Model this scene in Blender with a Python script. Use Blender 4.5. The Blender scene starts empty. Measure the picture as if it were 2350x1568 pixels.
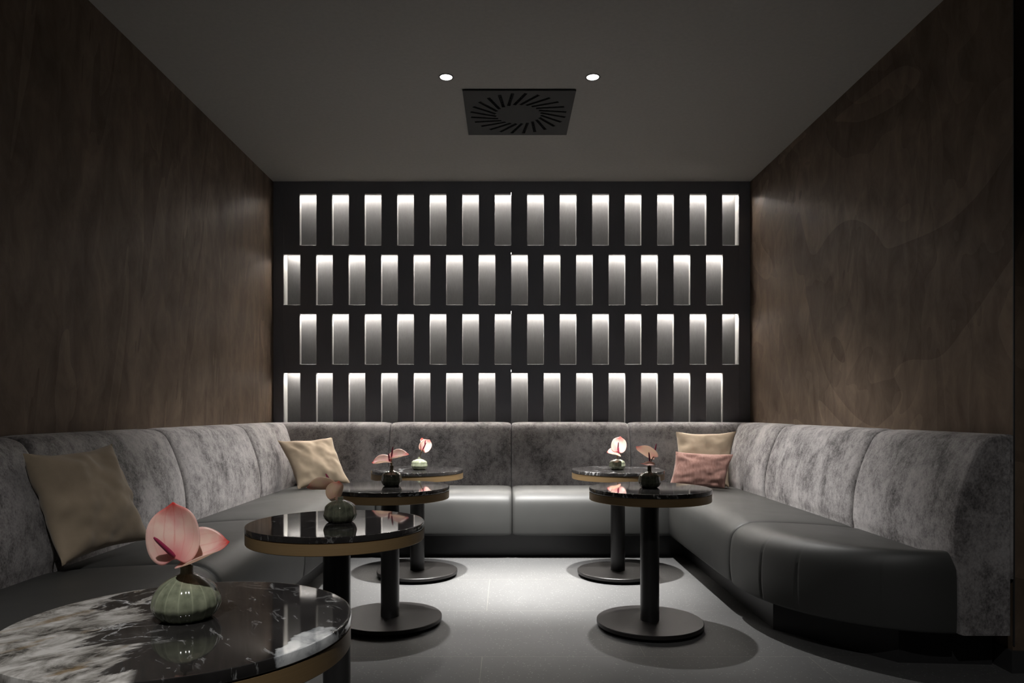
import bpy, bmesh, math, random
from mathutils import Vector, Matrix, noise

SC = bpy.context.scene
COL = SC.collection
PI = math.pi
V3 = Vector

# ------------------------------------------------------------------ camera, world, exposure
cam_d = bpy.data.cameras.new('camera')
cam = bpy.data.objects.new('camera', cam_d)
COL.objects.link(cam)
cam.location = (0, 0, 1.15)
cam.rotation_euler = (PI / 2, 0, 0)
cam_d.sensor_fit = 'HORIZONTAL'
cam_d.sensor_width = 36
cam_d.lens = 36 * 1626 / 2350
cam_d.shift_x = 13 / 2350
cam_d.shift_y = 158.5 / 2350
cam_d.clip_start = 0.05
SC.camera = cam

world = bpy.data.worlds.new('world')
SC.world = world
world.use_nodes = True
world.node_tree.nodes['Background'].inputs[0].default_value = (0.01, 0.01, 0.012, 1)
world.node_tree.nodes['Background'].inputs[1].default_value = 0.0

SC.view_settings.view_transform = 'Standard'
SC.view_settings.look = 'None'
SC.view_settings.gamma = 1
SC.view_settings.use_curve_mapping = False
SC.view_settings.exposure = 0.0

# room numbers (metres; y runs away from the camera)
XL, XR, YB, ZC = -2.162, 2.262, 6.566, 3.274
ZF = -0.02               # floor level (heights are counted from the table base plates)
YR_END = 3.165            # the right wall ends here
LED_STRENGTH = 200.0


def spot(name, loc, target, watts, angle, blend, radius=0.03, color=(1, 0.98, 0.955)):
    d = bpy.data.lights.new(name, 'SPOT')
    d.energy = watts
    d.spot_size = math.radians(angle)
    d.spot_blend = blend
    d.shadow_soft_size = radius
    d.color = color
    o = bpy.data.objects.new(name, d)
    COL.objects.link(o)
    o.location = loc
    o.rotation_euler = (V3(target) - V3(loc)).to_track_quat('-Z', 'Y').to_euler()
    return o


DOWN = [(-0.383, 4.51), (0.55, 4.51)]
# each fitting: a tight beam inside a wide soft one, aimed a little towards the back bench
for lx0, ly0 in DOWN:
    spot('spot_lamp', (lx0, ly0, ZC - 0.008), (lx0 + (0.04 - lx0) * 0.35, 5.05, 0), 1450, 46, 1.0)
    spot('spot_lamp', (lx0, ly0, ZC - 0.008), (lx0 * 2.2, 4.85, 0), 640, 76, 1.0)
# lamps nearer the entrance, out of the frame
spot('spot_lamp', (-0.376, 0.2, ZC - 0.012), (-0.75, 1.95, 0), 290, 66, 1.0)
spot('spot_lamp', (0.54, 0.2, ZC - 0.012), (1.85, 2.9, 0.4), 120, 52, 1.0)


# ------------------------------------------------------------------ node helpers
class NT:
    def __init__(self, name):
        self.m = bpy.data.materials.new(name)
        self.m.use_nodes = True
        self.t = self.m.node_tree
        self.b = self.t.nodes['Principled BSDF']

    def n(self, typ, **kw):
        nd = self.t.nodes.new(typ)
        for k, v in kw.items():
            setattr(nd, k, v)
        return nd

    def l(self, a, b):
        self.t.links.new(a, b)

    def set(self, node, **kw):
        for k, v in kw.items():
            node.inputs[k.replace('_', ' ')].default_value = v
        return node

    def coord(self, scale=(1, 1, 1), loc=(0, 0, 0), rot=(0, 0, 0), out='Object', turn=None):
        tc = self.n('ShaderNodeTexCoord')
        mp = self.n('ShaderNodeMapping')
        mp.inputs['Scale'].default_value = scale
        mp.inputs['Location'].default_value = loc
        mp.inputs['Rotation'].default_value = rot
        src = tc.outputs[out]
        if turn:          # turn the axes first, then stretch
            m0 = self.n('ShaderNodeMapping')
            m0.inputs['Rotation'].default_value = turn
            self.l(src, m0.inputs['Vector'])
            src = m0.outputs[0]
        self.l(src, mp.inputs['Vector'])
        return mp.outputs[0]

    def noise(self, vec, scale, detail=4, rough=0.55, dist=0.0):
        nd = self.n('ShaderNodeTexNoise')
        nd.inputs['Scale'].default_value = scale
        nd.inputs['Detail'].default_value = detail
        nd.inputs['Roughness'].default_value = rough
        nd.inputs['Distortion'].default_value = dist
        self.l(vec, nd.inputs['Vector'])
        return nd.outputs[0]

    def ramp(self, fac, stops, interp='LINEAR'):
        r = self.n('ShaderNodeValToRGB')
        r.color_ramp.interpolation = interp
        e = r.color_ramp.elements
        while len(e) > 1:
            e.remove(e[-1])
        for i, (p, c) in enumerate(stops):
            if not hasattr(c, '__len__'):
                c = (c, c, c)
            el = e[0] if i == 0 else e.new(p)
            el.position = p
            el.color = (*c, 1)
        self.l(fac, r.inputs[0])
        return r.outputs[0]

    def mix(self, fac, a, b, mode='MIX'):
        x = self.n('ShaderNodeMix', data_type='RGBA', blend_type=mode)
        for s, val in ((x.inputs[0], fac), (x.inputs[6], a), (x.inputs[7], b)):
            if hasattr(val, 'is_linked') or hasattr(val, 'links'):
                self.l(val, s)
            elif hasattr(val, '__len__'):
                s.default_value = (*val, 1)
            else:
                s.default_value = val
        return x.outputs[2]

    def math(self, op, a, b=None, c=None, clamp=False):
        x = self.n('ShaderNodeMath', operation=op, use_clamp=clamp)
        for s, val in zip(x.inputs, (a, b, c)):
            if val is None:
                continue
            if hasattr(val, 'links'):
                self.l(val, s)
            else:
                s.default_value = val
        return x.outputs[0]

    def bump(self, h, strength=0.2, dist=0.01):
        b = self.n('ShaderNodeBump')
        b.inputs['Strength'].default_value = strength
        b.inputs['Distance'].default_value = dist
        self.l(h, b.inputs['Height'])
        self.l(b.outputs[0], self.b.inputs['Normal'])

    def col(self, c):
        if hasattr(c, 'links'):
            self.l(c, self.b.inputs['Base Color'])
        else:
            self.b.inputs['Base Color'].default_value = (*c, 1)

    def inp(self, name, v):
        if hasattr(v, 'links'):
            self.l(v, self.b.inputs[name])
        else:
            self.b.inputs[name].default_value = v


def plain(name, color, rough=0.5, metal=0.0, spec=0.5):
    t = NT(name)
    v = t.coord()
    nz = t.noise(v, 40, 3)
    t.col(t.mix(nz, [c * 0.9 for c in color], [c * 1.1 for c in color]))
    t.inp('Roughness', rough)
    t.inp('Metallic', metal)
    t.inp('Specular IOR Level', spec)
    return t.m


def mat_plaster(name, flip):
    t = NT(name)
    # trowel strokes: bands that start at a sharp edge and fade out
    if flip:      # sweeping leaf-shaped strokes
        v = t.coord(scale=(1, 0.75, 1.0), rot=(0.45, 0, 0))
        n1 = t.noise(v, 0.6, 2, 0.4, 1.0)
        saw = t.math('FRACT', t.math('MULTIPLY', n1, 6.0))
        n2 = t.noise(t.coord(scale=(1, 1.0, 0.7), rot=(-0.6, 0, 0), loc=(0, 3, 1)), 1.3, 2, 0.5, 1.2)
        saw2 = t.math('FRACT', t.math('MULTIPLY', n2, 6.0))
        patch = t.math('ADD', t.math('MULTIPLY', saw, 0.6), t.math('MULTIPLY', saw2, 0.4))
    else:         # tall slanting strokes
        v = t.coord(scale=(1, 1.6, 0.22), turn=(0.16, 0, 0))
        n1 = t.noise(v, 1.5, 3, 0.5, 0.9)
        saw = t.math('FRACT', t.math('MULTIPLY', n1, 5.0))
        patch = t.math('ADD', t.math('MULTIPLY', saw, 0.55), t.math('MULTIPLY', t.noise(v, 6, 3, 0.5, 0.6), 0.45))
    fine = t.noise(t.coord(scale=(1, 1, 0.5)), 7, 6, 0.65, 0.6)
    h = t.math('ADD', t.math('MULTIPLY', patch, 0.27), t.math('MULTIPLY', fine, 0.73))
    c = t.ramp(h, [(0.25, (0.076, 0.054, 0.039)), (0.5, (0.138, 0.100, 0.073)), (0.75, (0.215, 0.158, 0.115))])
    t.col(c)
    t.inp('Metallic', 0.15)
    t.inp('Roughness', t.ramp(h, [(0.28, 0.55), (0.70, 0.36)]))
    t.inp('Specular IOR Level', 0.16)
    soft = t.noise(t.coord(scale=(1, 1.6, 0.5) if not flip else (1, 1, 1)), 3.0, 3, 0.5, 0.8)
    t.bump(t.math('ADD', t.math('MULTIPLY', fine, 0.4), soft), 0.25, 0.02)
    return t.m


def mat_floor():
    t = NT('basalt_tile')
    v = t.coord(loc=(0.115, -3.367 + 8 * 0.77, 0))
    br = t.n('ShaderNodeTexBrick')
    br.offset = 0.5
    br.offset_frequency = 2
    t.set(br, Scale=1.0)
    br.inputs['Mortar Size'].default_value = 0.002
    br.inputs['Mortar Smooth'].default_value = 0.1
    br.inputs['Brick Width'].default_value = 1.55
    br.inputs['Row Height'].default_value = 0.77
    br.inputs['Color1'].default_value = (0.075, 0.075, 0.075, 1)
    br.inputs['Color2'].default_value = (0.09, 0.09, 0.09, 1)
    br.inputs['Mortar'].default_value = (0.17, 0.162, 0.142, 1)
    t.l(v, br.inputs['Vector'])
    o = t.coord()
    cl = t.noise(o, 3.0, 5, 0.6)
    gr = t.noise(o, 130, 3, 0.6)
    sp = t.n('ShaderNodeTexVoronoi')
    sp.inputs['Scale'].default_value = 48
    t.l(o, sp.inputs['Vector'])
    fleck = t.ramp(sp.outputs['Distance'], [(0.12, 1.0), (0.20, 0.0)])
    base = t.mix(t.ramp(cl, [(0.3, 0.0), (0.7, 0.5)]), br.outputs['Color'], (0.062, 0.062, 0.062))
    base = t.mix(t.ramp(gr, [(0.35, 0.55), (0.65, 0.0)]), base, (0.046, 0.046, 0.046))
    base = t.mix(t.math('MULTIPLY', fleck, 0.3), base, (0.33, 0.33, 0.315))
    t.col(base)
    t.inp('Roughness', t.ramp(gr, [(0.3, 0.6), (0.7, 0.75)]))
    t.bump(t.math('SUBTRACT', gr, t.math('MULTIPLY', br.outputs['Fac'], 3.0)), 0.12, 0.003)
    return t.m


def mat_velvet():
    t = NT('crushed_velvet')
    v = t.coord(scale=(1, 1, 0.75))
    big = t.noise(v, 4.2, 4, 0.6, 0.3)
    mid = t.noise(v, 26, 7, 0.72, 0.0)
    fine = t.noise(v, 130, 3, 0.7)
    h = t.math('ADD', t.math('MULTIPLY', big, 0.40), t.math('ADD', t.math('MULTIPLY', mid, 0.34), t.math('MULTIPLY', fine, 0.26)))
    t.col(t.ramp(h, [(0.38, (0.035, 0.032, 0.033)), (0.45, (0.105, 0.097, 0.096)), (0.52, (0.19, 0.177, 0.175)), (0.62, (0.25, 0.237, 0.234))]))
    t.inp('Roughness', 0.6)
    t.inp('Specular IOR Level', 0.3)
    t.bump(h, 0.3, 0.01)
    sh = t.n('ShaderNodeBsdfSheen', distribution='ASHIKHMIN')
    sh.inputs['Roughness'].default_value = 0.75
    t.l(t.ramp(h, [(0.38, (0.03, 0.029, 0.03)), (0.47, (0.125, 0.122, 0.125)), (0.58, (0.235, 0.23, 0.232))]), sh.inputs['Color'])
    ad = t.n('ShaderNodeAddShader')
    t.l(t.b.outputs[0], ad.inputs[0])
    t.l(sh.outputs[0], ad.inputs[1])
    t.l(ad.outputs[0], t.t.nodes['Material Output'].inputs[0])
    return t.m


def mat_leather():
    t = NT('grey_leather')
    v = t.coord()
    cl = t.noise(v, 2.5, 4, 0.5)
    gr = t.noise(v, 240, 2, 0.5)
    t.col(t.mix(cl, (0.034, 0.035, 0.0335), (0.044, 0.044, 0.042)))
    t.inp('Roughness', t.ramp(cl, [(0.3, 0.47), (0.7, 0.56)]))
    t.inp('Specular IOR Level', 0.5)
    t.bump(gr, 0.06, 0.002)
    return t.m


def mat_fabric(name, c0, c1, streak=False):
    t = NT(name)
    v = t.coord(scale=(1, 1, 0.08) if streak else (1, 1, 1))
    a = t.noise(v, 90 if streak else 9, 4, 0.6)
    w = t.noise(t.coord(), 420, 2, 0.6)
    t.col(t.mix(t.ramp(a, [(0.3, 0.0), (0.7, 1.0)]), c0, c1))
    t.inp('Roughness', 0.8)
    t.inp('Specular IOR Level', 0.2)
    t.inp('Sheen Weight', 0.25)
    t.bump(w, 0.25, 0.002)
    return t.m


def mat_marble(name, seed, white=None, spot_at=None):
    """black marble, thin white veins; white = (x, y, slope) puts the pale cloudy field at that side"""
    t = NT(name)
    v = t.coord(loc=(seed * 3.7, seed * 1.9, 0), rot=(0, 0, seed * 0.9))
    raw = t.coord()
    n1 = t.noise(v, 3.2, 6, 0.6, 1.4)
    vein = t.ramp(t.math('ABSOLUTE', t.math('SUBTRACT', n1, 0.5)), [(0.0, 1.0), (0.012, 0.12), (0.03, 0.0)])
    gate = t.ramp(t.noise(v, 2.1, 2), [(0.5, 0.0), (0.62, 1.0)])
    n2 = t.noise(t.coord(scale=(1, 3.0, 1), turn=(0, 0, seed)), 14, 5, 0.7, 0.8)
    flecks = t.ramp(n2, [(0.60, 0.0), (0.74, 0.5)])
    m = t.math('MAXIMUM', t.math('MULTIPLY', vein, gate), flecks, clamp=True)
    cloud = t.ramp(t.noise(v, 5, 5, 0.6), [(0.3, (0.008, 0.0075, 0.0075)), (0.75, (0.030, 0.028, 0.027))])
    c = t.mix(m, cloud, (0.45, 0.45, 0.45))
    if white:
        sx = t.n('ShaderNodeSeparateXYZ')
        t.l(raw, sx.inputs[0])
        field = t.math('ADD', t.math('MULTIPLY_ADD', sx.outputs[1], white[1], sx.outputs[0]), white[0])   # >0 outside
        ragged = t.noise(t.coord(scale=(1.0, 1.75, 1), turn=(0, 0, -0.95)), 5.2, 8, 0.64, 0.5)
        s = t.math('SUBTRACT', t.math('MULTIPLY', t.math('SUBTRACT', ragged, 0.485), 2.4), t.math('MULTIPLY', field, 3.2))
        s = t.math('MINIMUM', s, t.math('MULTIPLY_ADD', field, -6.0, 0.25))
        msk = t.ramp(s, [(0.0, 0.0), (0.10, 1.0)])
        tone = t.ramp(t.noise(t.coord(scale=(1, 1.6, 1), turn=(0, 0, -0.95)), 12, 8, 0.68, 0.5),
                      [(0.38, (0.03, 0.028, 0.025)), (0.48, (0.20, 0.19, 0.175)), (0.62, (0.42, 0.408, 0.39))])
        rust = t.ramp(t.noise(t.coord(scale=(1, 2.0, 1), loc=(3, 1, 0), turn=(0, 0, -0.95)), 8, 4, 0.6), [(0.58, 0.0), (0.68, 0.7)])
        tone = t.mix(rust, tone, (0.16, 0.105, 0.045))
        c = t.mix(msk, c, tone)
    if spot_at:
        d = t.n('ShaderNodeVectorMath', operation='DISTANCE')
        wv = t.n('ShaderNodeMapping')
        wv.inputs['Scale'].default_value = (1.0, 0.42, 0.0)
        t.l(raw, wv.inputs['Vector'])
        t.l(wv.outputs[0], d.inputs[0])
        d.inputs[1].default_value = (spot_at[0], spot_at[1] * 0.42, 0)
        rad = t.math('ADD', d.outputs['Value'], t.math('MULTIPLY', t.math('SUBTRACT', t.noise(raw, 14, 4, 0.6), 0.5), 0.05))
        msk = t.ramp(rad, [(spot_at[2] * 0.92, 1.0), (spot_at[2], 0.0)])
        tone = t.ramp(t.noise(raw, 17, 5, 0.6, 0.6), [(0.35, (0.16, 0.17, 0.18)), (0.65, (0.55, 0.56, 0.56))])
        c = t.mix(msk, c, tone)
    t.col(c)
    t.inp('Roughness', 0.045)
    t.inp('Specular IOR Level', 0.62)
    return t.m


def mat_brass():
    t = NT('brushed_bronze')
    v = t.coord(scale=(1, 1, 60))
    nz = t.noise(v, 6, 4, 0.6)
    t.col(t.mix(nz, (0.19, 0.122, 0.055), (0.28, 0.19, 0.095)))
    t.inp('Metallic', 0.3)
    t.inp('Roughness', 0.42)
    return t.m


def mat_celadon(name, dark, lobes=16):
    t = NT(name)
    v = t.coord()
    nz = t.noise(v, 35, 4, 0.6)
    lo, hi = ((0.040, 0.044, 0.032), (0.095, 0.098, 0.070)) if dark else ((0.095, 0.105, 0.072), (0.20, 0.215, 0.15))
    c = t.mix(t.ramp(nz, [(0.3, 0.0), (0.7, 1.0)]), lo, hi)
    sx = t.n('ShaderNodeSeparateXYZ')
    t.l(v, sx.inputs[0])
    ang = t.math('ARCTAN2', sx.outputs[1], sx.outputs[0])
    rib = t.ramp(t.math('ABSOLUTE', t.math('COSINE', t.math('MULTIPLY', ang, lobes * 0.5))), [(0.0, 1.0), (0.28, 0.0)])
    t.col(t.mix(t.math('MULTIPLY', rib, 0.28), c, [x * 1.9 for x in hi]))
    t.inp('Roughness', 0.10)
    t.inp('Coat Weight', 0.5)
    t.inp('Coat Roughness', 0.05)
    return t.m


def mat_spathe(name, back):
    t = NT(name)
    uv = t.n('ShaderNodeUVMap')
    uv.uv_map = 'UVMap'
    sx = t.n('ShaderNodeSeparateXYZ')
    t.l(uv.outputs[0], sx.inputs[0])
    u, w = sx.outputs[0], sx.outputs[1]          # u: base 0 -> tip 1 ; w: across 0..1
    wav = t.noise(uv.outputs[0], 6, 3)
    tip = t.ramp(t.math('ADD', u, t.math('MULTIPLY', t.math('SUBTRACT', wav, 0.5), 0.16)), [(0.60, 0.0), (0.78, 0.28), (0.96, 1.0)])
    foot = t.ramp(u, [(0.14, 0.85), (0.50, 0.0)])
    side = t.math('ABSOLUTE', t.math('SUBTRACT', w, 0.5))
    foot = t.math('MULTIPLY', foot, t.ramp(side, [(0.05, 1.0), (0.34, 0.15)]))
    spread = t.math('ADD', t.math('SQRT', t.math('MULTIPLY', u, t.math('SUBTRACT', 1.02, u), None, True)), 0.02)
    q = t.math('ADD', t.math('DIVIDE', side, spread), t.math('MULTIPLY', t.math('SUBTRACT', wav, 0.5), 0.10))
    lines = t.math('ABSOLUTE', t.math('SINE', t.math('MULTIPLY', q, 9.5)))
    vein = t.ramp(lines, [(0.0, 0.75), (0.30, 0.0)])
    vein = t.math('MULTIPLY', vein, t.ramp(u, [(0.05, 1.0), (0.6, 0.6), (0.9, 0.8)]))
    vein = t.math('MULTIPLY', vein, t.ramp(q, [(0.05, 1.0), (0.8, 0.25)]))
    if back:
        c = t.mix(t.ramp(t.noise(uv.outputs[0], 3, 2), [(0.35, 0.0), (0.65, 1.0)]), (0.72, 0.60, 0.38), (0.74, 0.56, 0.44))
        vein = t.math('MULTIPLY', vein, 0.5)
        foot = t.math('MULTIPLY', foot, 0.25)
        tip = t.math('MULTIPLY', tip, t.ramp(u, [(0.72, 0.25), (0.95, 1.0)]))
    else:
        c = t.mix(t.ramp(t.noise(uv.outputs[0], 3, 2), [(0.35, 0.0), (0.65, 1.0)]), (0.86, 0.67, 0.60), (0.84, 0.53, 0.51))
    c = t.mix(vein, c, (0.66, 0.17, 0.17))
    c = t.mix(foot, c, (0.78, 0.20, 0.24))
    c = t.mix(tip, c, (0.60, 0.03, 0.03))
    t.col(c)
    t.inp('Roughness', 0.34)
    tr = t.n('ShaderNodeBsdfTranslucent')
    t.l(t.mix(0.45, c, (1.0, 0.93, 0.84)), tr.inputs[0])
    mx = t.n('ShaderNodeMixShader')
    mx.inputs[0].default_value = 0.55
    t.l(t.b.outputs[0], mx.inputs[1])
    t.l(tr.outputs[0], mx.inputs[2])
    t.l(mx.outputs[0], t.t.nodes['Material Output'].inputs[0])
    return t.m


def mat_emit(name, color, strength):
    t = NT(name)
    t.col((0.8, 0.8, 0.8))
    t.b.inputs['Emission Color'].default_value = (*color, 1)
    t.b.inputs['Emission Strength'].default_value = strength
    return t.m


def mat_panel():
    t = NT('black_panel')
    v = t.coord(scale=(1, 1, 0.15))
    nz = t.noise(v, 60, 4, 0.6)
    t.col(t.mix(nz, (0.150, 0.155, 0.178), (0.175, 0.180, 0.206)))
    t.inp('Roughness', 0.5)
    t.inp('Specular IOR Level', 0.3)
    return t.m


def mat_backboard():
    t = NT('grey_textile_board')
    v = t.coord(scale=(6, 1, 1))
    nz = t.noise(v, 30, 5, 0.7)
    cl = t.noise(t.coord(scale=(3, 1, 0.8)), 4, 3, 0.6)
    c = t.mix(t.ramp(nz, [(0.3, 0.0), (0.7, 1.0)]), (0.044, 0.044, 0.0437), (0.059, 0.0588, 0.0582))
    c = t.mix(t.ramp(cl, [(0.35, 0.4), (0.65, 0.0)]), c, (0.037, 0.0367, 0.0362))
    t.col(c)
    t.inp('Roughness', 0.8)
    return t.m


M = dict(
    plaster_l=mat_plaster('brown_plaster_streaked', False),
    plaster_r=mat_plaster('brown_plaster_trowelled', True),
    ceiling=plain('grey_ceiling_paint', (0.38, 0.369, 0.345), 0.85),
    floor=mat_floor(),
    panel=mat_panel(), board=mat_backboard(),
    reveal=plain('pale_reveal', (0.17, 0.169, 0.163), 0.6), shelfgrey=plain('shelf_grey', (0.04, 0.04, 0.04), 0.7),
    led=mat_emit('led_strip', (1.0, 0.935, 0.86), LED_STRENGTH),
    velvet=mat_velvet(), leather=mat_leather(),
    plinth=plain('black_plinth', (0.022, 0.022, 0.023), 0.4),
    blackmetal=plain('black_metal', (0.018, 0.017, 0.017), 0.32, 0.0, 0.5),
    basemetal=plain('dark_bronze_base', (0.015, 0.0135, 0.013), 0.38, 0.0, 0.4),
    brass=mat_brass(),
    vase=mat_celadon('green_celadon', False), vase_dark=mat_celadon('dark_green_celadon', True),
    spathe=mat_spathe('anthurium_face', False), spathe_back=mat_spathe('anthurium_back', True),
    spadix=plain('dark_red_spadix', (0.20, 0.012, 0.045), 0.5),
    stem=plain('green_stem', (0.16, 0.115, 0.03), 0.5),
    leaf=plain('green_bud', (0.05, 0.075, 0.03), 0.5),
    beige=mat_fabric('beige_cotton', (0.44, 0.35, 0.25), (0.51, 0.405, 0.295)),
    olive=mat_fabric('khaki_cotton', (0.32, 0.255, 0.18), (0.38, 0.30, 0.215)),
    pink=mat_fabric('dusty_pink_weave', (0.28, 0.145, 0.118), (0.43, 0.25, 0.21), True),
    vent=plain('black_vent_metal', (0.035, 0.035, 0.036), 0.5, 0.0, 0.4),
    ventdark=plain('vent_void', (0.003, 0.003, 0.003), 0.9),
    lens=mat_emit('lamp_lens', (1.0, 0.97, 0.93), 6.0),
    baffle=plain('lamp_baffle', (0.09, 0.088, 0.082), 0.5),
    skirting=plain('dark_skirting', (0.035, 0.035, 0.036), 0.45),
    hall=plain('dark_hall_paint', (0.012, 0.012, 0.012), 0.7),
)


# ------------------------------------------------------------------ object helpers
def obj(name, bm, mat, parent=None, smooth=True, angle=35, recalc=True):
    me = bpy.data.meshes.new(name)
    if recalc:
        bmesh.ops.recalc_face_normals(bm, faces=bm.faces)
    bm.to_mesh(me)
    bm.free()
    for m in (mat if isinstance(mat, (list, tuple)) else [mat]):
        me.materials.append(m)
    if smooth:
        me.polygons.foreach_set('use_smooth', [True] * len(me.polygons))
        me.set_sharp_from_angle(angle=math.radians(angle))
        big = {e for p in me.polygons if len(p.vertices) > 24 for e in p.edge_keys}
        if big:
            at = me.attributes.get('sharp_edge') or me.attributes.new('sharp_edge', 'BOOLEAN', 'EDGE')
            for e in me.edges:
                if e.key in big:
                    at.data[e.index].value = True
    o = bpy.data.objects.new(name, me)
    COL.objects.link(o)
    if parent:
        o.parent = parent
    return o


def thing(name, label, cat, loc=(0, 0, 0), group=None):
    o = bpy.data.objects.new(name, None)
    o.empty_display_size = 0.1
    COL.objects.link(o)
    o.location = loc
    tag(o, label, cat, group)
    return o


def tag(o, label, cat, group=None):
    o['label'] = label
    o['category'] = cat
    if group:
        o['group'] = group
    return o


def struct(name, bm, mat, label, cat, smooth=False):
    o = obj(name, bm, mat, None, smooth)
    o['kind'] = 'structure'
    tag(o, label, cat)
    return o


def box(bm, x0, x1, y0, y1, z0, z1, mi=0):
    v = [bm.verts.new((x, y, z)) for x in (x0, x1) for y in (y0, y1) for z in (z0, z1)]
    fs = [(0, 1, 3, 2), (4, 6, 7, 5), (0, 4, 5, 1), (2, 3, 7, 6), (0, 2, 6, 4), (1, 5, 7, 3)]
    out = []
    for f in fs:
        fc = bm.faces.new([v[i] for i in f])
        fc.material_index = mi
        out.append(fc)
    return out          # -x +x -y +y -z +z


def prism(bm, poly, z0, z1, mi=0):
    a = [bm.verts.new((x, y, z0)) for x, y in poly]
    b = [bm.verts.new((x, y, z1)) for x, y in poly]
    n = len(poly)
    fs = [bm.faces.new(a[::-1]), bm.faces.new(b)]
    sides = []
    for i in range(n):
        sides.append(bm.faces.new((a[i], a[(i + 1) % n], b[(i + 1) % n], b[i])))
    for f in fs + sides:
        f.material_index = mi
    return sides


def lathe(bm, prof, seg=64, c=(0, 0, 0), mod=None, cap=True):
    rings = []
    for r, z in prof:
        ring = []
        for i in range(seg):
            a = 2 * PI * i / seg
            k = mod(a, r, z) if mod else 1.0
            ring.append(bm.verts.new((c[0] + r * k * math.cos(a), c[1] + r * k * math.sin(a), c[2] + z)))
        rings.append(ring)
    for a, b in zip(rings, rings[1:]):
        for i in range(seg):
            bm.faces.new((a[i], a[(i + 1) % seg], b[(i + 1) % seg], b[i]))
    if cap:
        bm.faces.new(rings[0][::-1])
        bm.faces.new(rings[-1])


def tube(bm, pts, radii, seg=10):
    pts = [V3(p) for p in pts]
    rings = []
    for i, p in enumerate(pts):
        d = (pts[min(i + 1, len(pts) - 1)] - pts[max(i - 1, 0)]).normalized()
        a = d.cross(V3((0.3, 0.9, 0.2))).normalized()
        b = d.cross(a)
        rings.append([bm.verts.new(p + radii[i] * (math.cos(2 * PI * k / seg) * a + math.sin(2 * PI * k / seg) * b)) for k in range(seg)])
    for r, s in zip(rings, rings[1:]):
        for k in range(seg):
            bm.faces.new((r[k], r[(k + 1) % seg], s[(k + 1) % seg], s[k]))
    bm.faces.new(rings[0][::-1])
    bm.faces.new(rings[-1])


def catmull(pts, n=4):
    out = []
    P = [V3((*p, 0)) if len(p) == 2 else V3(p) for p in pts]
    for i in range(len(P) - 1):
        p0, p1, p2, p3 = P[max(i - 1, 0)], P[i], P[i + 1], P[min(i + 2, len(P) - 1)]
        for k in range(n):
            t = k / n
            out.append(0.5 * ((2 * p1) + (p2 - p0) * t + (2 * p0 - 5 * p1 + 4 * p2 - p3) * t * t + (3 * p1 - p0 - 3 * p2 + p3) * t ** 3))
    out.append(P[-1])
    return out


# ------------------------------------------------------------------ the room
bm = bmesh.new(); box(bm, -4.5, 5.0, -3.0, 7.2, -0.14, ZF)
struct('floor', bm, M['floor'], 'grey speckled stone tile floor with pale joints', 'floor')
bm = bmesh.new(); box(bm, -4.5, 5.0, -3.0, 7.2, ZC, ZC + 0.1)
struct('ceiling', bm, M['ceiling'], 'plain dark grey painted ceiling', 'ceiling')
bm = bmesh.new(); box(bm, XL - 0.15, XL, -3.0, YB + 0.3, ZF, ZC)
struct('wall_left', bm, M['plaster_l'], 'dark brown streaked plaster wall on the left', 'wall')
bm = bmesh.new(); box(bm, XR, XR + 0.15, YR_END, YB + 0.3, ZF, ZC)
struct('wall_right', bm, M['plaster_r'], 'dark brown trowelled plaster wall on the right', 'wall')
bm = bmesh.new(); box(bm, XL - 0.15, XR + 0.15, YB + 0.135, YB + 0.3, ZF, ZC)
struct('wall_back', bm, M['hall'], 'black wall behind the lit niche panel', 'wall')
bm = bmesh.new(); box(bm, -4.5, 5.0, -3.1, -3.0, ZF, ZC)
struct('wall_front', bm, M['hall'], 'dark wall behind the viewer', 'wall')
bm = bmesh.new(); box(bm, 3.9, 4.0, -3.0, 6.7, ZF, ZC)
struct('wall_hall', bm, M['hall'], 'dark wall of the hall beyond the right wall end', 'wall')
bm = bmesh.new()
box(bm, XR - 0.014, XR, YR_END - 0.014, 5.6, ZF, 0.078)
box(bm, XR, XR + 0.164, YR_END - 0.014, YR_END, ZF, 0.078)
struct('baseboard_right', bm, M['skirting'], 'dark skirting around the end of the right wall', 'baseboard')
bm = bmesh.new(); box(bm, XR, XR + 0.006, YR_END - 0.006, YR_END, 0.1, ZC - 0.02)
struct('trim_1', bm, M['skirting'], 'thin metal corner trim on the end of the right wall', 'trim')

# ------------------------------------------------------------------ lit niche panel on the back wall
ROWS = [(2.684, 3.159, 0), (2.131, 2.598, 1), (1.580, 2.048, 0), (1.035, 1.499, 1)]   # z0, z1, odd
PITCH, OPW = 0.3013, 0.1514
X_L, X_R, X_J = -2.063, 2.156, 0.0444
panel = thing('niche_wall_panel', 'black wall panel with rows of lit upright niches behind the sofa', 'wall panel', (0.05, YB, 0))
PO = V3(panel.location)
TH, DEEP, CH = 0.05, 0.12, 0.0035


def lx(x): return x - PO.x


def row_openings(odd):
    x0 = -2.063 if odd else -1.914
    return [(x0 + i * PITCH, x0 + i * PITCH + OPW) for i in range(14)]


def add_post(bm, x0, x1, z0, z1, cl, cr):
    """upright piece between two openings; cl / cr: that side faces an opening"""
    poly, kinds = [], []
    def p(x, y): poly.append((lx(x), y))
    p(x0, TH)
    if cl:
        p(x0, CH); p(x0 + CH, 0)
    else:
        p(x0, 0)
    if cr:
        p(x1 - CH, 0); p(x1, CH)
    else:
        p(x1, 0)
    p(x1, TH)
    s = prism(bm, poly, z0, z1)
    i = 0
    if cl:
        s[0].material_index = 1; s[1].material_index = 1
    n = len(s)
    if cr:
        s[n - 2].material_index = 1; s[n - 3].material_index = 1


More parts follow.
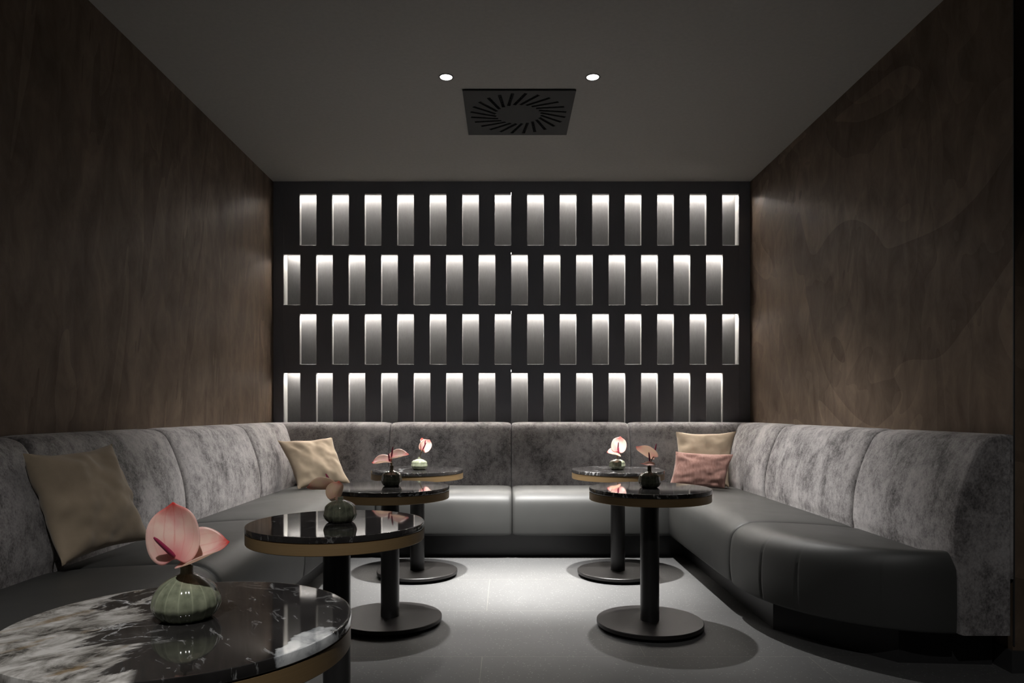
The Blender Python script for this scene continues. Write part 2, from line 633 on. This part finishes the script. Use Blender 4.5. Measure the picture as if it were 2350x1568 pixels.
def add_band(bm, x0, x1, z0, z1, cham):
    """horizontal piece; cham: its top edge is the sill of an opening"""
    if cham:
        poly = [(0, z0), (TH, z0), (TH, z1), (CH, z1), (0, z1 - CH)]
    else:
        poly = [(0, z0), (TH, z0), (TH, z1), (0, z1)]
    a = [bm.verts.new((lx(x0), y, z)) for y, z in poly]
    b = [bm.verts.new((lx(x1), y, z)) for y, z in poly]
    bm.faces.new(a); bm.faces.new(b[::-1])
    n = len(poly)
    for i in range(n):
        f = bm.faces.new((a[i], b[i], b[(i + 1) % n], a[(i + 1) % n]))
        if cham and i in (2, 3):
            f.material_index = 1
        if i == 0:
            f.material_index = 1


for half, (hx0, hx1) in enumerate(((X_L, X_J - 0.0006), (X_J + 0.0006, X_R))):
    bm = bmesh.new()
    zs_top = ZC
    for ri, (z0, z1, odd) in enumerate(ROWS):
        # uprights of this row inside the half
        ops = [(max(a, hx0), min(b, hx1)) for a, b in row_openings(odd) if b > hx0 + 0.01 and a < hx1 - 0.01]
        x = hx0
        for a, b in ops:
            if a > x + 1e-3:
                add_post(bm, x, a, z0, z1, x > hx0 + 1e-4, True)
            x = b
        if x < hx1 - 1e-3:
            add_post(bm, x, hx1, z0, z1, x > hx0 + 1e-4, False)
        # band above the row
        ztop = ZC if ri == 0 else ROWS[ri - 1][0]
        if ri == 0:
            add_band(bm, hx0, hx1, z1, ztop, False)
        else:
            prev = [(max(a, hx0), min(b, hx1)) for a, b in row_openings(ROWS[ri - 1][2]) if b > hx0 + 0.01 and a < hx1 - 0.01]
            x = hx0
            for a, b in prev:
                if a > x + 1e-3:
                    add_band(bm, x, a, z1, ztop, False)
                add_band(bm, a, b, z1, ztop, True)
                x = b
            if x < hx1 - 1e-3:
                add_band(bm, x, hx1, z1, ztop, False)
    add_band(bm, hx0, hx1, 0.30, ROWS[-1][0], False)
    obj('front_panel', bm, [M['panel'], M['reveal']], panel, False)
for x0, x1 in ((XL + 0.002, X_L - 0.0015), (X_R + 0.0015, XR - 0.002)):
    bm = bmesh.new(); box(bm, lx(x0), lx(x1), 0, DEEP, 0.30, ZC)
    f = obj('side_post', bm, [M['panel'], M['reveal']], panel, False)
    for p in f.data.polygons:
        if abs(p.normal.x) > 0.9:
            p.material_index = 1
bm = bmesh.new(); box(bm, lx(X_L), lx(X_R), DEEP, DEEP + 0.012, 0.30, ZC)
obj('back_board', bm, M['board'], panel, False)
for ri, (z0, z1, odd) in enumerate(ROWS):
    zt = ZC if ri == 0 else ROWS[ri - 1][0]
    bm = bmesh.new(); box(bm, lx(X_L), lx(X_R), TH + 0.0005, DEEP - 0.0005, z1 + 0.032, zt - 0.002)
    obj('shelf', bm, M['shelfgrey'], panel, False)
    bm = bmesh.new()      # slim bar tilted towards the room
    a0, a1 = lx(X_L + 0.004), lx(X_R - 0.004)
    sec = [(0.072, z1 + 0.029), (0.098, z1 + 0.016), (0.100, z1 + 0.019), (0.074, z1 + 0.0315)]
    va = [bm.verts.new((a0, y, z)) for y, z in sec]
    vb = [bm.verts.new((a1, y, z)) for y, z in sec]
    bm.faces.new(va[::-1]); bm.faces.new(vb)
    for q in range(4):
        bm.faces.new((va[q], va[(q + 1) % 4], vb[(q + 1) % 4], vb[q]))
    obj('led_strip', bm, M['led'], panel, False)

# ------------------------------------------------------------------ the U-shaped banquette
sofa = thing('corner_banquette', 'U-shaped grey banquette sofa along three walls, velvet back and leather seat', 'sofa', (0.05, 4.0, 0))
SO = V3(sofa.location)


def ring_sweep(bm, stations, prof, fan=None):
    """stations: (point at u=0, vector for u=1, inset metres); prof: (u, z, nu, nz) closed loop"""
    rings = []
    for (px, py), (dx, dy), ins, *front in stations:
        L = math.hypot(dx, dy)
        ring = []
        for u, z, nu, nz in prof:
            if front:
                ins = front[0] * max(0.0, nu) ** 3
            uu = u - nu * ins / max(L, 0.05)
            ring.append(bm.verts.new((px + dx * uu - SO.x, py + dy * uu - SO.y, z - nz * ins)))
        rings.append(ring)
    n = len(prof)
    for a, b in zip(rings, rings[1:]):
        for i in range(n):
            bm.faces.new((a[i], a[(i + 1) % n], b[(i + 1) % n], b[i]))
    bm.faces.new(rings[0][::-1])
    if fan:            # flat end face spread from one middle point
        (px, py), (dx, dy), _ = stations[-1]
        mid = bm.verts.new((px + dx * fan[0] - SO.x, py + dy * fan[0] - SO.y, fan[1]))
        for i in range(n):
            bm.faces.new((rings[-1][i], rings[-1][(i + 1) % n], mid))
    else:
        bm.faces.new(rings[-1])


def with_normals(curve, tail):
    """curve: visible smooth part (gets outward normals), tail: hidden closing points"""
    out = []
    n = len(curve)
    for i, p in enumerate(curve):
        a, b = curve[max(i - 1, 0)], curve[min(i + 1, n - 1)]
        t = (b - a)
        t = V3((t.x, t.y, 0)).normalized()
        out.append((p.x, p.y, -t.y, t.x))
    for p in tail:
        out.append((p[0], p[1], 0, 0))
    return out


# seat profile: u = 0 at the back cushion, 1 at the front face (order: front bottom up and back, so normals point out)
seat_curve = catmull([(0.95, 0.163), (0.978, 0.172), (0.99, 0.202), (1.0, 0.278), (0.995, 0.376), (0.975, 0.443), (0.925, 0.487), (0.85, 0.513), (0.74, 0.520), (0.46, 0.514), (0.19, 0.502), (0.0, 0.488), (-0.08, 0.482)], 4)
seat_prof = [(u, z, -nu, -nz) for u, z, nu, nz in with_normals(seat_curve, [])]
seat_prof = [(u, z, -a, -b) for u, z, a, b in seat_prof]
# make sure normals point outwards (away from the middle of the profile)
seat_prof = [(u, z, a, b) if (a * (u - 0.5) + b * (z - 0.33)) > 0 else (u, z, -a, -b) for u, z, a, b in seat_prof]
seat_prof += [(-0.08, 0.163, 0, 0)]
# back profile: u = distance from the wall in metres
back_curve = catmull([(0.285, 0.40), (0.292, 0.50), (0.297, 0.549), (0.290, 0.663), (0.271, 0.767), (0.234, 0.881), (0.195, 0.968), (0.166, 1.012), (0.133, 1.034), (0.09, 1.043), (0.03, 1.044), (0.008, 1.036)], 4)
back_prof = with_normals(back_curve, [])
back_prof = [(u, z, a, b) if (a * (u - 0.1) + b * (z - 0.6)) > 0 else (u, z, -a, -b) for u, z, a, b in back_prof]
back_prof += [(0.008, 0.40, 0, 0)]

CL, CR, CB = XL + 0.29, XR - 0.29, YB - 0.29       # contact lines of the three backs
DL, DR, DB = 0.70, 0.708, 0.735                      # seat depths


def lin(a, b, n):
    return [a + (b - a) * i / (n - 1) for i in range(n)]


def edge_params(a, b, soft_a=True, soft_b=True, n=8):
    """positions from a to b with extra stations and insets near soft (seamed) ends"""
    s = 1 if b > a else -1
    out = []
    ins = [(0.0, 0.030), (0.004, 0.017), (0.011, 0.010), (0.028, 0.005), (0.065, 0.0018), (0.115, 0.0)]
    if soft_a:
        out += [(a + s * (d + 0.001), i) for d, i in ins]
    else:
        out += [(a, 0.0)]
    L = abs(b - a)
    g = min(0.17, L * 0.4)
    if L <= 0.2:
        ins = ins[:4]
        out = out[:4] if soft_a else out
    out += [(p, 0.0) for p in (lin(a + s * g, b - s * g, n) if n > 1 else [(a + b) / 2])]
    if soft_b:
        out += [(b - s * (d + 0.001), i) for d, i in reversed(ins)]
    else:
        out += [(b, 0.0)]
    return out


# ---- seats
def seat(stations):
    bm = bmesh.new()
    ring_sweep(bm, stations, seat_prof)
    return obj('seat_cushion', bm, M['leather'], sofa, True, 50)


def st_left(y, i): return ((CL, y), (DL, 0), i)
def st_right(y, i): return ((CR, y), (-DR, 0), i)
def st_back(x, i): return ((x, CB), (0, -DB), i)


seat([st_left(y, i) for y, i in edge_params(1.55, 2.95)])
seat([st_left(y, i) for y, i in edge_params(2.95, 4.16)])
inL = (CL + DL, CB - DB)
seat([st_left(y, i) for y, i in edge_params(4.16, CB - DB - 0.01, True, False)] +
     [((CL, CB), (DL, -DB), 0.003)] +
     [st_back(x, i) for x, i in edge_params(CL + DL + 0.004, -1.03, False, True, 1)])
seat([st_back(x, i) for x, i in edge_params(-1.03, 0.045)])
seat([st_back(x, i) for x, i in edge_params(0.045, 1.11)])
seat([st_back(x, i) for x, i in edge_params(1.11, CR - DR - 0.004, True, False, 1)] +
     [((CR, CB), (-DR, -DB), 0.003)] +
     [st_right(y, i) for y, i in edge_params(CB - DB - 0.01, 4.05, False, True)])
# rounded end of the right-hand seat, with its stitched front seams
end = [st_right(y, i) for y, i in edge_params(4.05, 3.985, True, False, 1)[:-2]]
seams = {34: 0.006, 60: 0.005, 104: 0.004}
for k in range(0, 145):
    th = PI / 2 * k / 144
    ox, oy = 1.985 - (1.985 - CR + DR) * math.cos(th), 3.975 - 0.855 * math.sin(th)
    ix, iy = CR, 3.975 - 0.655 * math.sin(th)
    end.append(((ix, iy), (ox - ix, oy - iy), 0.0, seams.get(k, 0.0)))
seat(end)


# ---- backs
def back(stations):
    bm = bmesh.new()
    ring_sweep(bm, stations, back_prof)
    return obj('back_cushion', bm, M['velvet'], sofa, True, 50)


def bl(y, i): return ((XL, y), (1, 0), i)
def br(y, i): return ((XR, y), (-1, 0), i)
def bb(x, i): return ((x, YB), (0, -1), i)


back([bl(y, i) for y, i in edge_params(1.55, 2.95)])
back([bl(y, i) for y, i in edge_params(2.95, 4.16)])
back([bl(y, i) for y, i in edge_params(4.16, 5.42)])
back([bl(y, i) for y, i in edge_params(5.42, 6.15, True, False)] + [((XL, YB), (1, -1), 0.004)])
back([((XL, YB), (1, -1), 0.004)] + [bb(x, i) for x, i in edge_params(-1.72, -1.05, False, True)])
back([bb(x, i) for x, i in edge_params(-1.05, 0.045)])
back([bb(x, i) for x, i in edge_params(0.045, 1.11)])
back([bb(x, i) for x, i in edge_params(1.11, 1.82, True, False)] + [((XR, YB), (-1, -1), 0.004)])
back([((XR, YB), (-1, -1), 0.004)] + [br(y, i) for y, i in edge_params(6.15, 5.42, False, True)])
back([br(y, i) for y, i in edge_params(5.42, 4.05)])
back([br(y, i) for y, i in edge_params(4.05, 3.15, True, False)])
# upholstered end panel of the right-hand bench
bm = bmesh.new()
endc = catmull([(0.260, 0.160), (0.262, 0.22), (0.265, 0.30), (0.275, 0.42), (0.292, 0.50), (0.297, 0.549), (0.290, 0.663), (0.271, 0.767), (0.234, 0.881), (0.195, 0.968), (0.166, 1.012), (0.133, 1.034), (0.09, 1.043), (0.055, 1.042), (0.042, 1.03)], 3)
endp = with_normals(endc, [])
endp = [(u, z, a, b) if (a * (u - 0.12) + b * (z - 0.6)) > 0 else (u, z, -a, -b) for u, z, a, b in endp]
endp += [(0.040, 0.160, -1, 0)]
ring_sweep(bm, [br(3.16, 0.0), br(3.135, 0.0), br(3.122, 0.003), br(3.115, 0.006), br(3.112, 0.011), br(3.1115, 0.013)], endp, (0.14, 0.60))
obj('end_panel', bm, M['velvet'], sofa, True, 50)
# plinth below everything
bm = bmesh.new()
YP = 5.704
poly = [(XL + 0.03, 1.65), (-1.33, 1.65), (-1.33, YP), (1.427, YP), (1.427, 3.79), (1.82, 3.288), (2.235, 3.26), (2.235, YB - 0.01), (XL + 0.03, YB - 0.01)]
prism(bm, [(x - SO.x, y - SO.y) for x, y in poly], ZF, 0.166)
obj('plinth', bm, M['plinth'], sofa, False)


# ------------------------------------------------------------------ scatter cushions
def pillow(name, label, corners, thick, mat, seed, cat='cushion', group='scatter cushions on the sofa', pinch=0.10, far=1.018):
    """corners: TL, TR, BR, BL of the front view"""
    TL, TR, BR, BL = [V3((0, 0, 1.15)) + (V3(c) - V3((0, 0, 1.15))) * far for c in corners]
    c = (TL + TR + BR + BL) / 4
    nrm = (TR - TL + BR - BL).cross(BL - TL + BR - TR).normalized()
    if nrm.y > 0:
        nrm = -nrm
    N = 36
    bm = bmesh.new()
    sides = []
    for s in (1, -1):
        grid = []
        for j in range(N + 1):
            row = []
            for i in range(N + 1):
                u, v = i / N, j / N
                a, b = 2 * u - 1, 2 * v - 1
                # hollow edges between pointed corners
                ua = 0.5 + 0.5 * a * (1 - pinch * (1 - b * b) * abs(a))
                vb = 0.5 + 0.5 * b * (1 - pinch * (1 - a * a) * abs(b))
                p = TL * (1 - ua) * (1 - vb) + TR * ua * (1 - vb) + BR * ua * vb + BL * (1 - ua) * vb
                e = max(0.0, (1 - a * a) * (1 - b * b))
                t = thick * 0.5 * e ** 0.5
                q = V3((a * 2.2 + seed, b * 2.2, s * 3.0))
                w = noise.noise(q) * 0.020 + noise.noise(q * 2.2 + V3((5, 1, seed))) * 0.006
                r = math.hypot(a, b)
                folds = math.sin(math.atan2(b, a) * 8 + seed + 4 * noise.noise(q * 0.7)) * 0.011 * min(1, max(0, r - 0.55) * 2)
                t += (w + folds) * min(1, e * 3)
                # droop of the rim
                rim = 0.006 * math.sin(a * 7 + seed) * abs(b) ** 6 + 0.006 * math.sin(b * 6 + 2 * seed) * abs(a) ** 6
                p = p + nrm * (s * max(t, 0.0) + rim)
                row.append(bm.verts.new(p - c))
            grid.append(row)
        for j in range(N):
            for i in range(N):
                bm.faces.new((grid[j][i], grid[j][i + 1], grid[j + 1][i + 1], grid[j + 1][i]))
        sides.append(grid)
    bmesh.ops.remove_doubles(bm, verts=bm.verts, dist=0.0008)
    o = obj(name, bm, mat, None, True, 75)
    o.location = c
    tag(o, label, cat, group)
    return o


pillow('scatter_cushion', 'large khaki square cushion leaning on the left sofa back, nearest the viewer',
       [(-1.915, 2.80, 0.979), (-1.846, 3.31, 0.993), (-1.665, 3.30, 0.545), (-1.775, 2.82, 0.528)], 0.19, M['olive'], 1.3, far=1.0)
pillow('scatter_cushion', 'pale beige square cushion tilted in the left rear sofa corner',
       [(-1.875, 5.80, 0.905), (-1.475, 6.00, 0.925), (-1.300, 5.92, 0.537), (-1.665, 5.66, 0.520)], 0.19, M['beige'], 4.1)
pillow('scatter_cushion', 'beige square cushion standing behind the pink one in the right rear corner',
       [(1.435, 6.00, 0.970), (1.925, 5.94, 0.975), (1.835, 5.84, 0.515), (1.395, 5.88, 0.525)], 0.15, M['beige'], 7.7)
pillow('scatter_cushion', 'small dusty pink oblong cushion in front of a beige cushion, right rear corner',
       [(1.367, 5.725, 0.819), (1.816, 5.665, 0.799), (1.732, 5.615, 0.535), (1.298, 5.665, 0.539)], 0.13, M['pink'], 2.9, pinch=0.07)


# ------------------------------------------------------------------ tables
R_TOP, R_BASE = 0.325, 0.284
Z_TOP = 0.733


def make_table(x, y, label, marble):
    t = thing('side_table', label, 'table', (x, y, 0), 'round pedestal tables')
    bm = bmesh.new()
    zt = Z_TOP
    lathe(bm, [(R_TOP - 0.02, zt - 0.021), (R_TOP - 0.004, zt - 0.021), (R_TOP - 0.001, zt - 0.021), (R_TOP, zt - 0.0195), (R_TOP, zt - 0.002), (R_TOP - 0.0006, zt - 0.0006), (R_TOP - 0.002, zt), (R_TOP - 0.004, zt), (R_TOP - 0.008, zt)], 128)
    obj('marble_top', bm, marble, t, True, 30)
    bm = bmesh.new()
    lathe(bm, [(0.10, zt - 0.0215), (R_TOP - 0.004, zt - 0.0215), (R_TOP - 0.004, zt - 0.024), (R_TOP - 0.001, zt - 0.0245), (R_TOP - 0.001, zt - 0.062), (R_TOP - 0.003, zt - 0.064), (0.10, zt - 0.064)], 128)
    obj('metal_rim', bm, M['brass'], t, True, 30)
    bm = bmesh.new()
    lathe(bm, [(0.0505, 0.019), (0.0505, zt - 0.064)], 48)
    obj('pole', bm, M['blackmetal'], t, True, 30)
    bm = bmesh.new()
    lathe(bm, [(R_BASE - 0.05, ZF), (R_BASE - 0.05, 0.0), (R_BASE - 0.001, 0.0), (R_BASE, 0.001), (R_BASE, 0.0185), (R_BASE - 0.0025, 0.021), (R_BASE - 0.006, 0.021), (R_BASE - 0.012, 0.021)], 96)
    obj('base_plate', bm, M['basemetal'], t, True, 30)
    return t


TAB = {
    'T1': (-0.640, 1.405), 'T2': (-0.634, 2.650), 'T3': (-0.640, 3.900), 'BL': (-0.632, 5.030),
    'RF': (0.774, 3.825), 'BR': (0.790, 5.022)}
make_table(*TAB['T1'], 'nearest round table, black marble top with a large white cloudy patch',
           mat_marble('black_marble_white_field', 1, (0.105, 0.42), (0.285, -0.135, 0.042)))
make_table(*TAB['T2'], 'second round table from the viewer in the left row, plain black marble top', mat_marble('black_marble_quiet', 2.3))
make_table(*TAB['T3'], 'third round table in the left row, in front of the rear left one', mat_marble('black_marble_veined', 3.1))
make_table(*TAB['BL'], 'rear left round table close to the back bench', mat_marble('black_marble_flecked', 4.6))
make_table(*TAB['RF'], 'front table of the right-hand pair, nearer the viewer', mat_marble('black_marble_cracked', 5.2))
make_table(*TAB['BR'], 'rear right round table close to the back bench', mat_marble('black_marble_grey_vein', 6.4))


# ------------------------------------------------------------------ vases and anthuriums
def make_vase(x, y, label, w, h, neck_h, mat, lobes=14, rnd=0.10, rot=0.0):
    bm = bmesh.new()
    r = w / 2
    prof = catmull([(r * 0.60, 0.0), (r * 0.70, h * 0.015), (r * 0.86, h * 0.11), (r * 0.98, h * 0.27), (r, h * 0.38), (r * 0.95, h * 0.55), (r * (0.80 + rnd), h * 0.73), (r * (0.56 + rnd), h * 0.88), (r * (0.33 + rnd * 0.5), h * 0.97), (r * 0.205, h * 1.01)], 4)
    prof = [(p.x, p.y) for p in prof]
    rn = r * 0.19
    prof += [(rn, h * 1.03), (rn * 0.95, h + neck_h * 0.5), (rn * 1.0, h + neck_h * 0.94), (rn * 0.92, h + neck_h), (rn * 0.70, h + neck_h), (rn * 0.66, h * 1.0)]

    def mod(a, rr, z):
        f = min(1.0, max(0.0, (rr - rn * 1.6) / (r * 0.4)))
        return 1.0 + f * (0.030 * (abs(math.cos(lobes * 0.5 * (a + rot))) - 0.65))
    lathe(bm, prof, lobes * 8, mod=mod)
    o = obj('bud_vase', bm, mat, None, True, 60)
    o.location = (x, y, Z_TOP)
    tag(o, label, 'vase', 'ribbed bud vases on the tables')
    return o


def bez(p0, p1, p2, n=10):
    p0, p1, p2 = V3(p0), V3(p1), V3(p2)
    return [p0 * (1 - t) ** 2 + p1 * 2 * t * (1 - t) + p2 * t * t for t in [i / (n - 1) for i in range(n)]]


def make_flower(label, mouth, base, L, N, length, width, spad, spad_len, cup=0.25, twist=0.0, bend=0.0):
    """mouth: world point in the vase neck; base: where spathe and spadix join; L: base->tip; N: face normal; spad: spadix direction"""
    mouth, base = V3(mouth), V3(base)
    L = V3(L).normalized()
    N = V3(N)
    N = (N - N.dot(L) * L).normalized()
    W = L.cross(N).normalized()
    t = thing('anthurium', label, 'flower', mouth, 'pink anthuriums in bud vases')
    off = base - mouth
    # spathe: heart outline around a point a little above the base
    bm = bmesh.new()
    uvl = bm.loops.layers.uv.new('UVMap')
    NR, NA = 12, 56
    c = 0.40
    pts, uvs = [], []

    def outline(a):
        # a = 0 at tip; heart with a notch at the base and a drawn-out tip
        x = math.sin(a)
        y = math.cos(a)
        lx_ = 0.5 * x * (1.0 + 0.06 * math.cos(2 * a))
        ly = (0.53 if y > 0 else 0.47) * y
        ly += 0.065 * math.exp(-(abs(a) / 0.15) ** 1.4)
        d = abs(abs(a) - PI)
        ly += 0.14 * math.exp(-(d / 0.30) ** 2)
        return lx_, ly

    def place(u, w):
        # u along (0 base .. 1 tip), w across -0.5..0.5
        q = 2 * w
        hgt = cup * width * (q * q) + bend * length * ((u - 0.4) ** 2) * 1.2
        hgt += 0.02 * width * math.sin(u * 7 + q * 3 + twist)
        return off + L * ((u - 0.12) * length) + W * (w * width) + N * hgt

    cen = bm.verts.new(place(c, 0))
    cu = {cen: (c, 0.5)}
    prev = None
    for k in range(1, NR + 1):
        f = k / NR
        ring = []
        for i in range(NA):
            a = 2 * PI * i / NA
            a = a if a <= PI else a - 2 * PI
            ox, oy = outline(a)
            u, w = c + oy * f, ox * f
            v = bm.verts.new(place(u, w))
            cu[v] = (u, w + 0.5)
            ring.append(v)
        for i in range(NA):
            j = (i + 1) % NA
            if prev is None:
                bm.faces.new((cen, ring[j], ring[i]))
            else:
                bm.faces.new((prev[j], ring[j], ring[i], prev[i]))
        prev = ring
    for fc in bm.faces:
        for lp in fc.loops:
            lp[uvl].uv = cu[lp.vert]
    sp = obj('spathe', bm, [M['spathe'], M['spathe_back']], t, True, 80, False)
    md = sp.modifiers.new('thickness', 'SOLIDIFY')
    md.thickness = 0.0012
    md.offset = -1
    md.material_offset = 1
    # spadix
    S = V3(spad).normalized()
    q0 = off + N * 0.003
    side = N * 0.0
    bm = bmesh.new()
    pts = [q0 + S * (spad_len * k / 10) for k in range(11)]
    rad = [0.0032, 0.0042, 0.0046, 0.0047, 0.0046, 0.0044, 0.0042, 0.0040, 0.0037, 0.0031, 0.0014]
    tube(bm, pts, rad, 12)
    obj('spadix', bm, M['spadix'], t, True, 60)
    bm = bmesh.new()
    tube(bm, bez((0, 0, -0.02), V3((0, 0, 0.45 * off.length)), off, 12), [0.0025] * 12, 8)
    obj('stem', bm, M['stem'], t, True, 60)
    return t


# nearest table
D1 = 1.425
make_vase(-0.643, D1, 'pale green ribbed bud vase on the nearest table, largest in view', 0.130, 0.088, 0.018, M['vase'], 16, 0.0, 0.2)
mo = (-0.641, D1, 0.832)
make_flower('big round pink anthurium facing the viewer on the nearest table', mo, (-0.655, D1 - 0.025, 0.862),
            (-0.10, 0.18, 1.0), (0.05, -1.0, 0.22), 0.122, 0.110, (-0.50, -0.45, 0.75), 0.056, 0.10, bend=0.1)
make_flower('smaller cupped anthurium low beside the big round one on the nearest table', mo, (-0.646, D1 - 0.004, 0.850),
            (0.92, 0.12, 0.36), (-0.28, -0.60, 0.75), 0.108, 0.098, (0.10, -0.25, 1.0), 0.034, 0.34, 0.6)
# second table of the left row
D2 = 2.654
make_vase(-0.622, D2, 'dark green ribbed bud vase on the second table, mirrored in black marble', 0.123, 0.082, 0.012, M['vase_dark'], 14)
mo = (-0.630, D2, 0.815)
make_flower('anthurium lying nearly flat towards the left over the second left table', mo, (-0.655, D2 + 0.01, 0.866),
            (-1.0, -0.10, -0.06), (0.0, 0.62, 0.75), 0.108, 0.085, (-0.50, 0.35, 0.72), 0.055, 0.22, 0.3)
make_flower('small upright anthurium seen from behind in the vase on the second table', mo, (-0.640, D2 - 0.02, 0.826),
            (0.28, -0.02, 0.95), (-0.50, 0.85, 0.1), 0.074, 0.068, (-0.62, 0.35, 0.80), 0.052, 0.35, 1.1)
# third table of the left row
D3 = 3.925
make_vase(-0.635, D3, 'dark green bud vase on the third left table, below two flat flowers', 0.114, 0.085, 0.026, M['vase_dark'], 14, rot=0.1)
mo = (-0.634, D3, 0.840)
make_flower('upper anthurium spreading to the right on the third left table', mo, (-0.634, D3 - 0.01, 0.892),
            (1.0, 0.05, 0.16), (-0.12, -0.42, 0.90), 0.112, 0.090, (0.14, 0.0, 1.0), 0.056, 0.28, 0.9)
make_flower('lower anthurium spreading to the left on the third left table', mo, (-0.642, D3 - 0.03, 0.868),
            (-1.0, -0.10, -0.05), (-0.05, -0.30, 0.95), 0.112, 0.105, (-0.14, 0.0, 1.0), 0.044, 0.30, 0.2)
# rear left table
D4 = 5.0
make_vase(-0.614, D4, 'pale celadon bud vase on the rear left table', 0.117, 0.076, 0.012, M['vase'], 16)
mo = (-0.612, D4, 0.815)
make_flower('right-hand anthurium, open and brightly lit, on the rear left table', mo, (-0.590, D4, 0.874),
            (0.52, 0.30, 0.78), (0.30, -0.92, 0.30), 0.100, 0.090, (0.42, -0.40, 0.80), 0.062, 0.15)
make_flower('left-hand anthurium, narrow and edge-on, on the rear left table', mo, (-0.590, D4 + 0.015, 0.872),
            (-0.10, 0.10, 1.0), (0.80, -0.48, 0.12), 0.098, 0.085, (0.22, 0.0, 0.95), 0.070, 0.22)
# rear right table
make_vase(0.783, D4, 'ribbed bud vase on the rear right table, under a bowl-shaped flower', 0.116, 0.076, 0.004, M['vase'], 18)
mo = (0.782, D4, 0.808)
make_flower('upper round anthurium facing the viewer on the rear right table', mo, (0.785, D4 - 0.01, 0.868),
            (0.22, 0.28, 0.95), (0.0, -0.95, 0.35), 0.118, 0.114, (0.02, -0.30, 1.0), 0.062, 0.12, bend=0.1)
make_flower('lower bowl-shaped anthurium right above the vase on the rear right table', mo, (0.785, D4 - 0.03, 0.836),
            (-0.92, -0.15, 0.26), (0.20, -0.30, 0.95), 0.098, 0.098, (0.02, 0.0, 1.0), 0.055, 0.34)
# front right table
D6 = 3.842
make_vase(0.776, D6, 'dark green bud vase with a tall neck on the front right table', 0.121, 0.086, 0.030, M['vase_dark'], 14, rot=0.3)
mo = (0.776, D6, 0.843)
make_flower('long pale anthurium stretching up to the left on the front right table', mo, (0.800, D6 + 0.01, 0.898),
            (-0.86, -0.10, 0.50), (0.35, 0.60, 0.68), 0.130, 0.090, (0.26, 0.25, 0.92), 0.074, 0.18)
make_flower('small flat anthurium below the long pale one on the front right table', mo, (0.776, D6 - 0.01, 0.872),
            (-0.80, -0.62, -0.14), (0.0, -0.08, 1.0), 0.072, 0.090, (-0.10, 0.0, 1.0), 0.050, -0.12)

# ------------------------------------------------------------------ ceiling lamps and air outlet
for k, (x, y) in enumerate(DOWN):
    t = thing('downlight', ('left' if k == 0 else 'right') + ' one of the two recessed ceiling spotlights above the air vent', 'ceiling light', (x, y, ZC), 'recessed ceiling spotlights')
    bm = bmesh.new()
    lathe(bm, [(0.047, -0.0005), (0.048, -0.003), (0.044, -0.004), (0.040, -0.003), (0.039, -0.0005)], 48, cap=False)
    obj('trim_ring', bm, M['baffle'], t, True, 40)
    bm = bmesh.new()
    lathe(bm, [(0.0385, -0.0006), (0.037, -0.0035), (0.0, -0.0042)], 40, cap=False)
    lens = obj('lens', bm, M['lens'], t, True, 40)

VW = 0.75
vent = thing('ceiling_vent', 'square black ceiling air outlet with a ring of swirl slots', 'vent', (0.0855, 5.05, ZC))
bm = bmesh.new(); box(bm, -VW / 2, VW / 2, -VW / 2, VW / 2, -0.014, -0.006)
plate = obj('face_plate', bm, M['vent'], vent, False)
bm = bmesh.new()
NS = 24
slots = []
for i in range(NS):
    a = 2 * PI * i / NS
    r0, r1 = 0.158, 0.338
    cx, cy = math.cos(a), math.sin(a)
    tx, ty = -cy, cx
    p0 = V3((cx * r0 - tx * 0.03, cy * r0 - ty * 0.03, 0))
    p1 = V3((cx * r1 + tx * 0.045, cy * r1 + ty * 0.045, 0))
    d = (p1 - p0).normalized()
    s = V3((-d.y, d.x, 0)) * 0.0115
    slots.append((p0, p1, d, s))
    prism(bm, [((p + o)).to_2d()[:] for p, o in ((p0, -s), (p1, -s), (p1, s), (p0, s))], -0.05, 0.0)
cut = obj('cut', bm, M['vent'], None, False)
cut.location = vent.location
bo = plate.modifiers.new('slots', 'BOOLEAN')
bo.operation = 'DIFFERENCE'
bo.object = cut
bo.solver = 'EXACT'
bpy.context.view_layer.update()
me = bpy.data.meshes.new_from_object(plate.evaluated_get(bpy.context.evaluated_depsgraph_get()))
plate.modifiers.clear()
plate.data = me
bpy.data.objects.remove(cut)
bm = bmesh.new(); box(bm, -VW / 2 + 0.012, VW / 2 - 0.012, -VW / 2 + 0.012, VW / 2 - 0.012, -0.0035, 0.0)
obj('plenum', bm, M['ventdark'], vent, False)
for p0, p1, d, s in slots:
    bm = bmesh.new()
    pts, rr = [], []
    for k in range(5):
        c = p0 + (p1 - p0) * ((k + 0.5) / 5) + V3((0, 0, -0.0085))
        pts += [c - d * 0.010, c - d * 0.008, c + d * 0.008, c + d * 0.010]
        rr += [0.001, 0.0045, 0.0045, 0.001]
    tube(bm, pts, rr, 8)
    obj('deflector', bm, M['ventdark'], vent, True)
